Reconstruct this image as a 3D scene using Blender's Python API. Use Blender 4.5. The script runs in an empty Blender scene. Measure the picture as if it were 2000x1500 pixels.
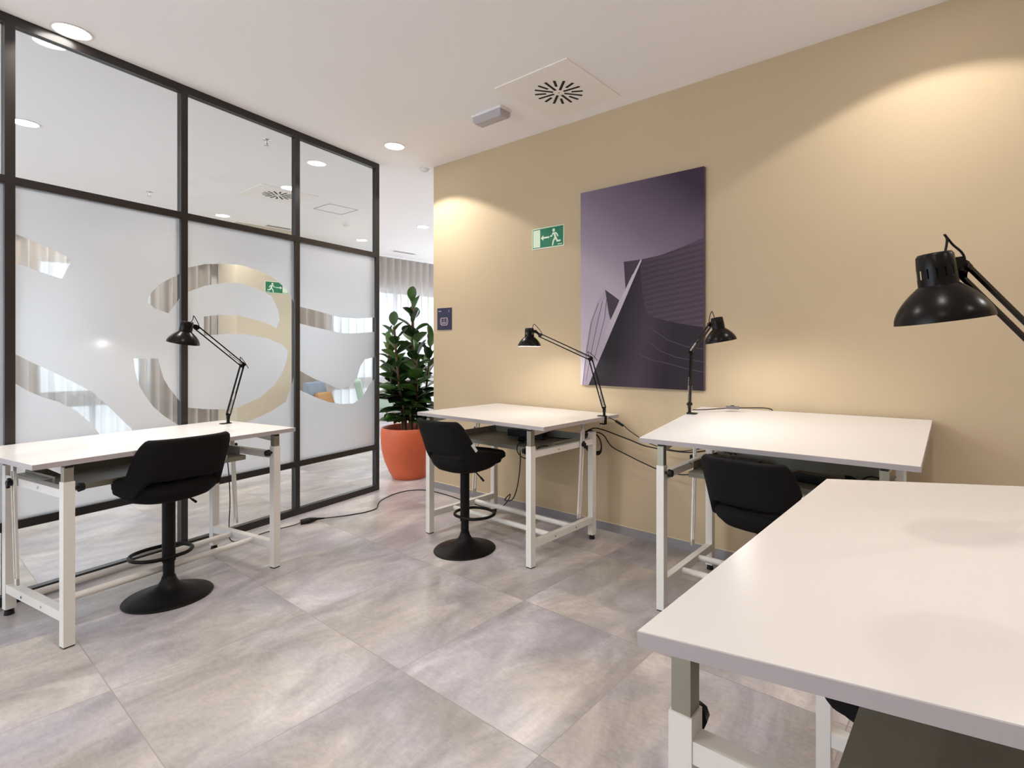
import bpy, bmesh, math, random
from mathutils import Vector, Matrix, noise
random.seed(7)
sc = bpy.context.scene
COL = sc.collection
R = math.radians
PI = math.pi

# ------------------------------------------------------------------ camera
cd = bpy.data.cameras.new('camera'); cam = bpy.data.objects.new('camera', cd); COL.objects.link(cam)
cam.location = (0, 0, 1.3)
cam.rotation_euler = (R(90), 0, R(37.795))
cd.sensor_width = 36; cd.lens = 18.874
cd.shift_x = -0.05386; cd.shift_y = -0.03474
cd.clip_start = 0.05
sc.camera = cam
# ------------------------------------------------------------------ world, exposure
w = bpy.data.worlds.new('world'); sc.world = w; w.use_nodes = True
wb = w.node_tree.nodes['Background']
wb.inputs[0].default_value = (0.78, 0.88, 1.0, 1); wb.inputs[1].default_value = 3.1
sc.view_settings.view_transform = 'Standard'; sc.view_settings.look = 'None'
sc.view_settings.gamma = 1; sc.view_settings.use_curve_mapping = False
sc.view_settings.exposure = 0.82
try:
    sc.cycles.use_denoising = True
    sc.cycles.max_bounces = 10; sc.cycles.diffuse_bounces = 6; sc.cycles.transmission_bounces = 8
    sc.cycles.transparent_max_bounces = 16; sc.cycles.sample_clamp_indirect = 6
except Exception: pass

SPOT_W = 60.0        # downlight power
SPOT_COL = (1.0, 0.945, 0.88)
BULB = 205.0

# ------------------------------------------------------------------ materials
def N(nt, typ, **kw):
    n = nt.nodes.new(typ)
    for k, v in kw.items(): setattr(n, k, v)
    return n
def mat(name, col, rough=.5, metal=0, spec=.5, bump=0, bscale=200, var=0, vscale=6, emis=None, estr=0, sheen=0, coat=0):
    m = bpy.data.materials.new(name); m.use_nodes = True; nt = m.node_tree
    b = nt.nodes['Principled BSDF']
    b.inputs['Base Color'].default_value = (*col, 1); b.inputs['Roughness'].default_value = rough
    b.inputs['Metallic'].default_value = metal; b.inputs['Specular IOR Level'].default_value = spec
    if sheen: b.inputs['Sheen Weight'].default_value = sheen; b.inputs['Sheen Roughness'].default_value = .5
    if coat: b.inputs['Coat Weight'].default_value = coat
    tc = N(nt, 'ShaderNodeTexCoord')
    if var:
        nz = N(nt, 'ShaderNodeTexNoise'); nz.inputs['Scale'].default_value = vscale; nz.inputs['Detail'].default_value = 5
        nt.links.new(tc.outputs['Object'], nz.inputs['Vector'])
        mx = N(nt, 'ShaderNodeMix', data_type='RGBA')
        mx.inputs[6].default_value = (*[c*(1-var) for c in col], 1); mx.inputs[7].default_value = (*[min(1, c*(1+var)) for c in col], 1)
        nt.links.new(nz.outputs['Fac'], mx.inputs[0]); nt.links.new(mx.outputs[2], b.inputs['Base Color'])
    if bump:
        nb = N(nt, 'ShaderNodeTexNoise'); nb.inputs['Scale'].default_value = bscale; nb.inputs['Detail'].default_value = 3
        nt.links.new(tc.outputs['Object'], nb.inputs['Vector'])
        bp = N(nt, 'ShaderNodeBump'); bp.inputs['Strength'].default_value = bump; bp.inputs['Distance'].default_value = .002
        nt.links.new(nb.outputs['Fac'], bp.inputs['Height']); nt.links.new(bp.outputs[0], b.inputs['Normal'])
    if emis:
        b.inputs['Emission Color'].default_value = (*emis, 1); b.inputs['Emission Strength'].default_value = estr
    return m
M = {}
M['ceiling'] = mat('ceiling_paint', (.915, .88, .855), .9, spec=.2, bump=.05)
M['beige'] = mat('beige_wall_paint', (.55, .43, .28), .75, spec=.25, bump=.08, bscale=300, var=.015, vscale=2)
M['white_wall'] = mat('white_wall_paint', (.86, .84, .81), .8, spec=.2, bump=.05)
M['cream_joint'] = mat('cream_joint', (.66, .56, .40), .6)
M['skirt'] = mat('grey_skirting_tile', (.27, .25, .26), .4, var=.15, vscale=7)
M['frame'] = mat('black_steel_frame', (.018, .014, .013), .3, spec=.5, bump=.06, bscale=60)
M['white_metal'] = mat('white_powder_coat', (.76, .72, .67), .38, spec=.5, bump=.03)
M['olive_metal'] = mat('grey_olive_metal', (.29, .275, .215), .35, spec=.5, bump=.02)
M['post'] = mat('telescopic_post_metal', (.33, .31, .245), .33, metal=.7)
M['top'] = mat('white_laminate', (.69, .655, .635), .25, spec=.5, bump=.05, bscale=500)
M['edge'] = mat('laminate_edge_band', (.43, .385, .385), .4, spec=.3)
M['black_plastic'] = mat('black_plastic', (.008, .007, .007), .4, spec=.3)
M['black_fabric'] = mat('black_fabric', (.009, .008, .008), .95, spec=.15, bump=.5, bscale=500, var=.1, vscale=80)
M['black_metal'] = mat('satin_black_metal', (.007, .006, .006), .42, spec=.14)
M['lamp_black'] = mat('lamp_black_enamel', (.008, .006, .005), .27, spec=.16)
M['lamp_inner'] = mat('lamp_white_inner', (.85, .84, .80), .5)
M['chrome'] = mat('chrome', (.7, .69, .67), .18, metal=1)
M['bulb'] = mat('lamp_bulb', (1, 1, 1), .5, emis=(1, .97, .93), estr=BULB)
M['tag'] = mat('white_tag', (.75, .75, .74), .7)
M['pot'] = mat('orange_pot', (.56, .115, .045), .5, spec=.4, bump=.1, bscale=120, var=.05, vscale=4)
M['soil'] = mat('potting_soil', (.03, .02, .014), .95, bump=.8, bscale=60)
M['stem'] = mat('brown_stem', (.13, .055, .028), .7, var=.3, vscale=20, bump=.3)
M['trim_white'] = mat('white_trim', (.80, .78, .76), .45)
M['vent_white'] = mat('vent_cream_enamel', (.90, .85, .78), .55)
M['slot_dark'] = mat('vent_slot_dark', (.012, .008, .006), .8)
M['diffuser'] = mat('clear_plastic_diffuser', (.46, .42, .43), .25)
M['down'] = mat('downlight_glow', (1, 1, 1), .5, emis=(1, .95, .88), estr=14)
M['sign_green'] = mat('sign_green', (.0, .17, .075), .4)
M['sign_pale'] = mat('sign_pale_glow', (.70, .82, .62), .45)
M['sign_navy'] = mat('sign_navy', (.014, .014, .052), .4)
M['sign_pink'] = mat('sign_pink_line', (.55, .40, .42), .5)
M['wood'] = mat('pale_wood', (.50, .30, .17), .5, var=.2, vscale=12)
M['mint'] = mat('mint_fabric', (.38, .50, .42), .85, bump=.3)
M['bluegrey'] = mat('blue_grey_fabric', (.22, .27, .33), .85, bump=.3)
M['tan'] = mat('tan_fabric', (.45, .24, .10), .85, bump=.3)
M['win_frame'] = mat('window_frame_grey', (.07, .075, .085), .5)

def floor_mat():
    m = bpy.data.materials.new('grey_stone_tiles'); m.use_nodes = True; nt = m.node_tree; L = nt.links.new
    b = nt.nodes['Principled BSDF']
    tc = N(nt, 'ShaderNodeTexCoord'); sep = N(nt, 'ShaderNodeSeparateXYZ'); L(tc.outputs['Object'], sep.inputs[0])
    def mth(op, a, b_=None, c=None):
        n = N(nt, 'ShaderNodeMath', operation=op)
        for i, v in enumerate((a, b_, c)):
            if v is None: continue
            if isinstance(v, (int, float)): n.inputs[i].default_value = v
            else: L(v, n.inputs[i])
        return n.outputs[0]
    T = .75
    ux = mth('DIVIDE', mth('ADD', sep.outputs[0], 1.871), T); uy = mth('DIVIDE', mth('SUBTRACT', sep.outputs[1], 1.301), T)
    ix = mth('FLOOR', ux); iy = mth('FLOOR', uy)
    fx = mth('FRACT', ux); fy = mth('FRACT', uy)
    ex = mth('SUBTRACT', .5, mth('ABSOLUTE', mth('SUBTRACT', fx, .5))); ey = mth('SUBTRACT', .5, mth('ABSOLUTE', mth('SUBTRACT', fy, .5)))
    e = mth('MINIMUM', ex, ey)
    grout = mth('LESS_THAN', e, .0024)
    cmb = N(nt, 'ShaderNodeCombineXYZ'); L(ix, cmb.inputs[0]); L(iy, cmb.inputs[1])
    wn = N(nt, 'ShaderNodeTexWhiteNoise', noise_dimensions='3D'); L(cmb.outputs[0], wn.inputs[0])
    sc_ = N(nt, 'ShaderNodeVectorMath', operation='SCALE'); sc_.inputs['Scale'].default_value = 40; L(wn.outputs['Color'], sc_.inputs[0])
    ad = N(nt, 'ShaderNodeVectorMath', operation='ADD'); L(tc.outputs['Object'], ad.inputs[0]); L(sc_.outputs[0], ad.inputs[1])
    mp = N(nt, 'ShaderNodeMapping'); mp.inputs['Scale'].default_value = (1.5, .8, 1); mp.inputs['Rotation'].default_value = (0, 0, .5); L(ad.outputs[0], mp.inputs[0])
    n1 = N(nt, 'ShaderNodeTexNoise'); n1.inputs['Scale'].default_value = 2.3; n1.inputs['Detail'].default_value = 12; n1.inputs['Roughness'].default_value = .66; n1.inputs['Distortion'].default_value = .5
    L(mp.outputs[0], n1.inputs['Vector'])
    cr = N(nt, 'ShaderNodeValToRGB'); L(n1.outputs['Fac'], cr.inputs[0])
    el = cr.color_ramp.elements
    el[0].position = .28; el[0].color = (.25, .23, .235, 1); el[1].position = .72; el[1].color = (.64, .60, .585, 1)
    k = el.new(.43); k.color = (.345, .318, .324, 1); k = el.new(.56); k.color = (.455, .422, .425, 1)
    n2 = N(nt, 'ShaderNodeTexNoise'); n2.inputs['Scale'].default_value = 52; n2.inputs['Detail'].default_value = 8; n2.inputs['Roughness'].default_value = .7
    mp2 = N(nt, 'ShaderNodeMapping'); mp2.inputs['Scale'].default_value = (.6, 1.3, 1); mp2.inputs['Rotation'].default_value = (0, 0, .35); L(ad.outputs[0], mp2.inputs[0]); L(mp2.outputs[0], n2.inputs['Vector'])
    fine = mth('ADD', .70, mth('MULTIPLY', n2.outputs['Fac'], .60))
    n3 = N(nt, 'ShaderNodeTexNoise'); n3.inputs['Scale'].default_value = 1.6; n3.inputs['Detail'].default_value = 2; L(ad.outputs[0], n3.inputs['Vector'])
    tint = N(nt, 'ShaderNodeMix', data_type='RGBA'); tint.inputs[6].default_value = (1.0, .985, 1.03, 1); tint.inputs[7].default_value = (1.04, 1.0, .90, 1)
    r3 = N(nt, 'ShaderNodeMapRange'); r3.inputs[1].default_value = .4; r3.inputs[2].default_value = .62; L(n3.outputs['Fac'], r3.inputs[0]); L(r3.outputs[0], tint.inputs[0])
    mu = N(nt, 'ShaderNodeMix', data_type='RGBA', blend_type='MULTIPLY'); mu.inputs[0].default_value = 1; L(cr.outputs[0], mu.inputs[6]); L(tint.outputs[2], mu.inputs[7])
    tv = mth('ADD', .93, mth('MULTIPLY', wn.outputs['Value'], .16))
    v = mth('MULTIPLY', tv, fine)
    mu2 = N(nt, 'ShaderNodeVectorMath', operation='SCALE'); L(mu.outputs[2], mu2.inputs[0]); L(v, mu2.inputs['Scale'])
    gm = N(nt, 'ShaderNodeMix', data_type='RGBA'); L(grout, gm.inputs[0]); L(mu2.outputs[0], gm.inputs[6]); gm.inputs[7].default_value = (.30, .26, .24, 1)
    L(gm.outputs[2], b.inputs['Base Color'])
    rr = N(nt, 'ShaderNodeMapRange'); rr.inputs[3].default_value = .24; rr.inputs[4].default_value = .40; L(n2.outputs['Fac'], rr.inputs[0]); L(rr.outputs[0], b.inputs['Roughness'])
    bp = N(nt, 'ShaderNodeBump'); bp.inputs['Strength'].default_value = .25; bp.inputs['Distance'].default_value = .002
    hh = mth('SUBTRACT', mth('MULTIPLY', n2.outputs['Fac'], .15), mth('MULTIPLY', grout, .6)); L(hh, bp.inputs['Height']); L(bp.outputs[0], b.inputs['Normal'])
    return m
M['floor'] = floor_mat()

def schlick(nt, f0):
    # mirror share of a pane by viewing angle, the same on both faces
    L = nt.links.new; g = N(nt, 'ShaderNodeNewGeometry'); d = N(nt, 'ShaderNodeVectorMath', operation='DOT_PRODUCT')
    L(g.outputs['Incoming'], d.inputs[0]); L(g.outputs['Normal'], d.inputs[1])
    a = N(nt, 'ShaderNodeMath', operation='ABSOLUTE'); L(d.outputs['Value'], a.inputs[0])
    b = N(nt, 'ShaderNodeMath', operation='SUBTRACT'); b.inputs[0].default_value = 1; L(a.outputs[0], b.inputs[1])
    c = N(nt, 'ShaderNodeMath', operation='POWER'); L(b.outputs[0], c.inputs[0]); c.inputs[1].default_value = 5
    e = N(nt, 'ShaderNodeMath', operation='MULTIPLY_ADD'); L(c.outputs[0], e.inputs[0]); e.inputs[1].default_value = 1-f0; e.inputs[2].default_value = f0
    return e
def glass_mat():
    m = bpy.data.materials.new('clear_glass'); m.use_nodes = True; nt = m.node_tree; nt.nodes.clear(); L = nt.links.new
    o = N(nt, 'ShaderNodeOutputMaterial'); mx = N(nt, 'ShaderNodeMixShader'); fr = schlick(nt, .03)
    t = N(nt, 'ShaderNodeBsdfTransparent'); t.inputs[0].default_value = (.93, .95, .95, 1); g = N(nt, 'ShaderNodeBsdfGlossy'); g.inputs['Roughness'].default_value = .0
    L(fr.outputs[0], mx.inputs[0]); L(t.outputs[0], mx.inputs[1]); L(g.outputs[0], mx.inputs[2]); L(mx.outputs[0], o.inputs[0])
    return m
M['glass'] = glass_mat()
def frost_mat():
    m = bpy.data.materials.new('frosted_film'); m.use_nodes = True; nt = m.node_tree; nt.nodes.clear(); L = nt.links.new
    o = N(nt, 'ShaderNodeOutputMaterial')
    tr = N(nt, 'ShaderNodeBsdfTranslucent'); tr.inputs[0].default_value = (.86, .87, .90, 1)
    df = N(nt, 'ShaderNodeBsdfDiffuse'); df.inputs[0].default_value = (.58, .58, .60, 1)
    rf = N(nt, 'ShaderNodeBsdfRefraction'); rf.inputs['Color'].default_value = (.95, .95, .96, 1); rf.inputs['Roughness'].default_value = .55; rf.inputs['IOR'].default_value = 1.35
    gl = N(nt, 'ShaderNodeBsdfGlossy'); gl.inputs['Roughness'].default_value = .2
    a = N(nt, 'ShaderNodeMixShader'); a.inputs[0].default_value = .35; L(tr.outputs[0], a.inputs[1]); L(df.outputs[0], a.inputs[2])
    c = N(nt, 'ShaderNodeMixShader'); c.inputs[0].default_value = .45; L(a.outputs[0], c.inputs[1]); L(rf.outputs[0], c.inputs[2])
    fr = schlick(nt, .03)
    d = N(nt, 'ShaderNodeMixShader'); L(fr.outputs[0], d.inputs[0]); L(c.outputs[0], d.inputs[1]); L(gl.outputs[0], d.inputs[2])
    L(d.outputs[0], o.inputs[0])
    return m
M['frost'] = frost_mat()
def curtain_mat():
    m = bpy.data.materials.new('greige_sheer_curtain'); m.use_nodes = True; nt = m.node_tree; nt.nodes.clear(); L = nt.links.new
    o = N(nt, 'ShaderNodeOutputMaterial')
    tr = N(nt, 'ShaderNodeBsdfTranslucent'); tr.inputs[0].default_value = (.62, .60, .60, 1)
    df = N(nt, 'ShaderNodeBsdfDiffuse'); df.inputs[0].default_value = (.74, .67, .61, 1)
    tp = N(nt, 'ShaderNodeBsdfTransparent')
    a = N(nt, 'ShaderNodeMixShader'); a.inputs[0].default_value = .55; L(tr.outputs[0], a.inputs[1]); L(df.outputs[0], a.inputs[2])
    c = N(nt, 'ShaderNodeMixShader'); c.inputs[0].default_value = .10; L(a.outputs[0], c.inputs[1]); L(tp.outputs[0], c.inputs[2])
    L(c.outputs[0], o.inputs[0]); return m
M['curtain'] = curtain_mat()
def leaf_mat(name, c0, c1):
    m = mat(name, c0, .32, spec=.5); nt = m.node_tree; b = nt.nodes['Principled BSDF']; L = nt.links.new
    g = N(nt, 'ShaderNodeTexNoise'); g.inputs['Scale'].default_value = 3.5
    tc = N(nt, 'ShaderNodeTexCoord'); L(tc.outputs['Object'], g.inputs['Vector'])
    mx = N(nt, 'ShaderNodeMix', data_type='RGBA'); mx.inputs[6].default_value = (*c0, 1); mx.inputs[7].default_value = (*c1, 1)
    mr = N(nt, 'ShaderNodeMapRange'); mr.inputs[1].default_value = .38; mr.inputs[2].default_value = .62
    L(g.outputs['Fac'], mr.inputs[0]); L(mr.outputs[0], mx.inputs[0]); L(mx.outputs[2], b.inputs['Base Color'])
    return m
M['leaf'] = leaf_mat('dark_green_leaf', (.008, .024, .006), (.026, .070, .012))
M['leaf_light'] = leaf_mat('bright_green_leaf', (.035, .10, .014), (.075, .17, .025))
M['leaf_rib'] = mat('leaf_midrib', (.12, .20, .06), .5)
def grad_mat(name, stops, rot, loc=(0, 0, 0), scale=(1, 1, 1), lines=0):
    # printed picture ink: a gradient across the print, by object coordinates
    m = bpy.data.materials.new(name); m.use_nodes = True; nt = m.node_tree; b = nt.nodes['Principled BSDF']; L = nt.links.new
    b.inputs['Roughness'].default_value = .55; b.inputs['Specular IOR Level'].default_value = .2
    tc = N(nt, 'ShaderNodeTexCoord'); mp = N(nt, 'ShaderNodeMapping'); mp.vector_type = 'POINT'
    mp.inputs['Rotation'].default_value = (0, rot, 0); mp.inputs['Location'].default_value = loc; mp.inputs['Scale'].default_value = scale
    L(tc.outputs['Object'], mp.inputs[0]); g = N(nt, 'ShaderNodeTexGradient'); L(mp.outputs[0], g.inputs[0])
    cr = N(nt, 'ShaderNodeValToRGB'); L(g.outputs['Fac'], cr.inputs[0])
    el = cr.color_ramp.elements
    while len(el) > 1: el.remove(el[-1])
    el[0].position = stops[0][0]; el[0].color = (*stops[0][1], 1)
    for p_, c_ in stops[1:]: k = el.new(p_); k.color = (*c_, 1)
    out = cr.outputs[0]
    if lines:
        wv = N(nt, 'ShaderNodeTexWave'); wv.wave_type = 'BANDS'; wv.bands_direction = 'Z'; wv.inputs['Scale'].default_value = lines; wv.inputs['Distortion'].default_value = 1.2; wv.inputs['Detail'].default_value = 3
        mp2 = N(nt, 'ShaderNodeMapping'); mp2.inputs['Rotation'].default_value = (0, .12, 0); L(tc.outputs['Object'], mp2.inputs[0]); L(mp2.outputs[0], wv.inputs[0])
        r = N(nt, 'ShaderNodeMapRange'); r.inputs[3].default_value = .8; r.inputs[4].default_value = 1.1; L(wv.outputs['Fac'], r.inputs[0])
        s = N(nt, 'ShaderNodeVectorMath', operation='SCALE'); L(out, s.inputs[0]); L(r.outputs[0], s.inputs['Scale']); out = s.outputs[0]
    L(out, b.inputs['Base Color']); return m

# ------------------------------------------------------------------ mesh helpers
class MB:
    def __init__(s): s.v = []; s.f = []; s.m = []; s.mats = []; s.cur = 0; s.sm = []
    def use(s, m):
        if m not in s.mats: s.mats.append(m)
        s.cur = s.mats.index(m); return s
    def add(s, vs, fs, smooth=False, M4=None):
        o = len(s.v)
        for v in vs:
            v = Vector(v); s.v.append(M4 @ v if M4 else v)
        for f in fs: s.f.append([i+o for i in f]); s.m.append(s.cur); s.sm.append(smooth)
    def box(s, c, d, rot=None, bev=0):
        x, y, z = [k/2 for k in d]
        M4 = Matrix.Translation(c) @ (rot.to_4x4() if rot is not None else Matrix.Identity(4))
        if bev <= 0:
            vs = [(-x,-y,-z),(x,-y,-z),(x,y,-z),(-x,y,-z),(-x,-y,z),(x,-y,z),(x,y,z),(-x,y,z)]
            fs = [(0,3,2,1),(4,5,6,7),(0,1,5,4),(1,2,6,5),(2,3,7,6),(3,0,4,7)]
            s.add(vs, fs, False, M4)
        else:
            bm = bmesh.new(); bmesh.ops.create_cube(bm, size=1)
            for v in bm.verts: v.co = Vector((v.co.x*2*x, v.co.y*2*y, v.co.z*2*z))
            bmesh.ops.bevel(bm, geom=list(bm.edges), offset=bev, segments=2, profile=.6, affect='EDGES')
            bm.verts.index_update(); s.add([v.co.copy() for v in bm.verts], [[v.index for v in f.verts] for f in bm.faces], False, M4); bm.free()
    def bar(s, a, b, w, h, up=(0,0,1), bev=0):
        a = Vector(a); b = Vector(b); d = b-a; L = d.length; d.normalize(); up = Vector(up)
        y = up.cross(d)
        if y.length < 1e-4: y = Vector((0,1,0)).cross(d)
        y.normalize(); z = d.cross(y)
        rot = Matrix((d, y, z)).transposed()
        s.box((a+b)/2, (L, w, h), rot, bev)
    def cyl(s, a, b, r, r2=None, n=20, caps=True):
        a = Vector(a); b = Vector(b); r2 = r if r2 is None else r2
        d = (b-a).normalized(); x = d.orthogonal().normalized(); y = d.cross(x)
        vs = []
        for p, rr in ((a, r), (b, r2)):
            for i in range(n):
                t = 2*PI*i/n; vs.append(p+(x*math.cos(t)+y*math.sin(t))*rr)
        s.add(vs, [(i, (i+1)%n, n+(i+1)%n, n+i) for i in range(n)], True)
        if caps: s.add(vs, [list(range(n))[::-1], list(range(n, 2*n))], False)
    def lathe(s, prof, n=40, o=(0,0,0), axis=None, smooth=True):
        o = Vector(o); z = Vector(axis).normalized() if axis is not None else Vector((0,0,1)); x = z.orthogonal().normalized(); y = z.cross(x)
        vs = []
        for r, h in prof:
            for i in range(n):
                t = 2*PI*i/n; vs.append(o+z*h+(x*math.cos(t)+y*math.sin(t))*r)
        fs = []
        for k in range(len(prof)-1):
            for i in range(n): fs.append((k*n+i, k*n+(i+1)%n, (k+1)*n+(i+1)%n, (k+1)*n+i))
        s.add(vs, fs, smooth)
    def tube(s, pts, r, n=8, smooth_path=True, closed=False):
        P = [Vector(p) for p in pts]
        if smooth_path:
            Q = []; m = len(P); segs = 8
            rng = range(m if closed else m-1)
            for i in rng:
                p0 = P[(i-1)%m] if (closed or i > 0) else P[0]; p1 = P[i]; p2 = P[(i+1)%m]; p3 = P[(i+2)%m] if (closed or i+2 < m) else P[-1]
                for k in range(segs):
                    t = k/segs; Q.append(.5*((2*p1)+(p2-p0)*t+(2*p0-5*p1+4*p2-p3)*t*t+(3*p1-p0-3*p2+p3)*t**3))
            if not closed: Q.append(P[-1])
            P = Q
        m = len(P); vs = []; x = None
        for i in range(m):
            if closed: d = P[(i+1)%m]-P[(i-1)%m]
            else: d = P[min(i+1, m-1)]-P[max(i-1, 0)]
            d.normalize()
            if x is None: x = d.orthogonal().normalized()
            x = (x-d*x.dot(d)).normalized(); y = d.cross(x)
            for k in range(n):
                t = 2*PI*k/n; vs.append(P[i]+(x*math.cos(t)+y*math.sin(t))*r)
        fs = []
        for i in range(m if closed else m-1):
            j = (i+1)%m
            for k in range(n): fs.append((i*n+k, i*n+(k+1)%n, j*n+(k+1)%n, j*n+k))
        s.add(vs, fs, True)
        if not closed: s.add(vs, [list(range(n))[::-1], [(m-1)*n+k for k in range(n)]], False)
    def build(s, name, m=None, parent=None, loc=None, label=None):
        me = bpy.data.meshes.new(name); me.from_pydata([tuple(v) for v in s.v], [], s.f)
        ms = s.mats if s.mats else [m]
        for k in ms: me.materials.append(k)
        me.polygons.foreach_set('use_smooth', s.sm)
        if s.mats: me.polygons.foreach_set('material_index', s.m)
        me.update()
        o = bpy.data.objects.new(name, me); COL.objects.link(o)
        if loc: o.location = loc
        if parent: o.parent = parent
        if label: o['label'] = label
        return o
def tag(o, label, cat, group=None, kind=None):
    if label: o['label'] = label
    if cat: o['category'] = cat
    if group: o['group'] = group
    if kind: o['kind'] = kind
    return o
def thing(name, label, cat, loc=(0,0,0), rz=0, group=None):
    o = bpy.data.objects.new(name, None); COL.objects.link(o); o.empty_display_size = .1
    o.location = loc; o.rotation_euler = (0, 0, rz); return tag(o, label, cat, group)
def struct(name, mb, m, label=None, parent=None):
    o = mb.build(name, m, parent)
    if not parent: o['kind'] = 'structure'
    if label: o['label'] = label
    return o
def copy_tree(o, parent=None):
    c = o.copy(); COL.objects.link(c); c.parent = parent
    for ch in [x for x in sc.objects if x.parent == o]: copy_tree(ch, c)
    return c

# ------------------------------------------------------------------ setting
HC = 2.995; WY = 3.206; WX0 = -4.068
XR = 3.4; YB = -3.6; HX = -8.75; HY = 8.6
b = MB(); b.box(((HX-.3+XR)/2, (YB+HY)/2, -.05), (XR-HX+.6, HY-YB+.4, .1)); fl = struct('floor', b, M['floor'], 'grey cloudy stone floor of square tiles')
b = MB(); b.box(((HX-.3+XR)/2, (YB+HY)/2, HC+.05), (XR-HX+.6, HY-YB+.4, .1)); struct('ceiling', b, M['ceiling'], 'smooth warm white ceiling with round downlights')
b = MB(); b.box(((WX0+XR+.2)/2, WY+.09, HC/2), (XR+.2-WX0, .18, HC)); struct('wall_back', b, M['beige'], 'beige painted wall behind the drafting desks')
b = MB(); b.box(((WX0+XR)/2, WY-.004, .029), (XR-WX0, .008, .058))
b.use(M['skirt']); b.m = [0]*len(b.m)
b.use(M['cream_joint']); b.box(((WX0+XR)/2, WY-.003, .060), (XR-WX0, .006, .006))
struct('baseboard_back', b, None, 'grey tile skirting along the beige wall')
b = MB(); b.box((XR+.1, (YB+WY)/2, HC/2), (.2, WY-YB, HC)); struct('wall_right', b, M['white_wall'])
def fill_bay_wall(name, x0, x1, y, n):
    # unseen outer wall; its tall open bays are added for daylight fill
    b = MB(); b.box(((x0+x1)/2, y, .15), (x1-x0, .2, .3)); b.box(((x0+x1)/2, y, (2.75+HC)/2), (x1-x0, .2, HC-2.75))
    for k in range(n+1): b.box((x0+(x1-x0)*k/n, y, HC/2), (.16, .2, HC))
    struct(name, b, M['white_wall'])
fill_bay_wall('wall_front', HX, -1.9, YB-.1, 4)  # bays behind the camera, added as soft fill for the room
b = MB(); b.box(((XR-1.9)/2+.04, YB-.1, HC/2), (XR+1.9-.08, .2, HC)); struct('wall_behind', b, M['white_wall'])
fill_bay_wall('wall_far', HX, WX0+.3, HY+.1, 3)  # hall end bays, added to brighten the hall
b = MB(); b.box((WX0+.3, (WY+.18+HY)/2, HC/2), (.2, HY-WY-.18, HC)); struct('wall_passage', b, M['white_wall'])
# window wall at the far left of the hall
wins = [(-2.2, .35), (1.15, 2.2), (4.75, 7.4)]
b = MB(); ys = [YB-.2]+[v for w_ in wins for v in w_]+[HY]
for i in range(0, len(ys), 2):
    b.box((HX-.1, (ys[i]+ys[i+1])/2, HC/2), (.2, ys[i+1]-ys[i], HC))
for y0, y1 in wins:
    b.box((HX-.1, (y0+y1)/2, (2.39+HC)/2), (.2, y1-y0, HC-2.39)); b.box((HX-.1, (y0+y1)/2, .05), (.2, y1-y0, .1))
struct('wall_left', b, M['white_wall'])
for i, (y0, y1) in enumerate(wins):
    e = bpy.data.objects.new('window_%d' % (i+1), None); COL.objects.link(e); e['kind'] = 'structure'; e.location = (HX-.1, (y0+y1)/2, .1)
    b = MB(); hw = (y1-y0)/2; h = 2.29
    for yy in (-hw+.025, 0, hw-.025): b.box((0, yy, h/2), (.06, .05, h))
    for zz in (.025, .58, h-.025): b.box((0, 0, zz), (.06, hw*2, .05 if zz != .58 else .19))
    b.build('window_frame', M['win_frame'], e)
    b = MB(); b.box((0, 0, h/2), (.008, hw*2-.06, h-.06)); b.build('window_pane', M['glass'], e)

# pillar between the curtains
b = MB(); b.box((-8.22, 3.345, HC/2), (.64, .75, HC)); struct('wall_pillar', b, mat('haze_paled_beige', (.60, .51, .38), .8), 'beige pillar between the curtains beyond the glass')  # beige paled to stand in for stronger light and haze

# ------------------------------------------------------------------ curtains
def curtain(y0, y1, label, ph):
    b = MB(); n = int((y1-y0)/.0125); vs = []; fs = []
    x0 = HX+.14
    for i in range(n+1):
        y = y0+(y1-y0)*i/n; t = y*2*PI/.15+ph+.8*math.sin(y*2.3+ph)
        for k, z in enumerate((.02, 1.2, 2.2, HC-.035)):
            a = .062*(1 if k < 3 else .85)
            vs.append((x0+a*math.sin(t+.25*math.sin(3*z+y))+.012*math.sin(2*t), y+.012*math.cos(t), z))
    for i in range(n):
        for k in range(3): fs.append((i*4+k, (i+1)*4+k, (i+1)*4+k+1, i*4+k+1))
    b.add(vs, fs, True)
    e = thing('curtain', label, 'curtain', (0,0,0), 0, 'floor length curtains of the hall')
    b.build('curtain_fabric', M['curtain'], e)
    b = MB(); b.box((x0, (y0+y1)/2, HC-.015), (.05, y1-y0, .03)); b.build('curtain_track', M['trim_white'], e)
curtain(-3.4, 2.93, 'long greige pleated curtain beyond the frosted glass, left of the beige pillar', .3)
curtain(3.76, 8.4, 'greige pleated curtain behind the tall plant, right of the beige pillar', 1.1)

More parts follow.
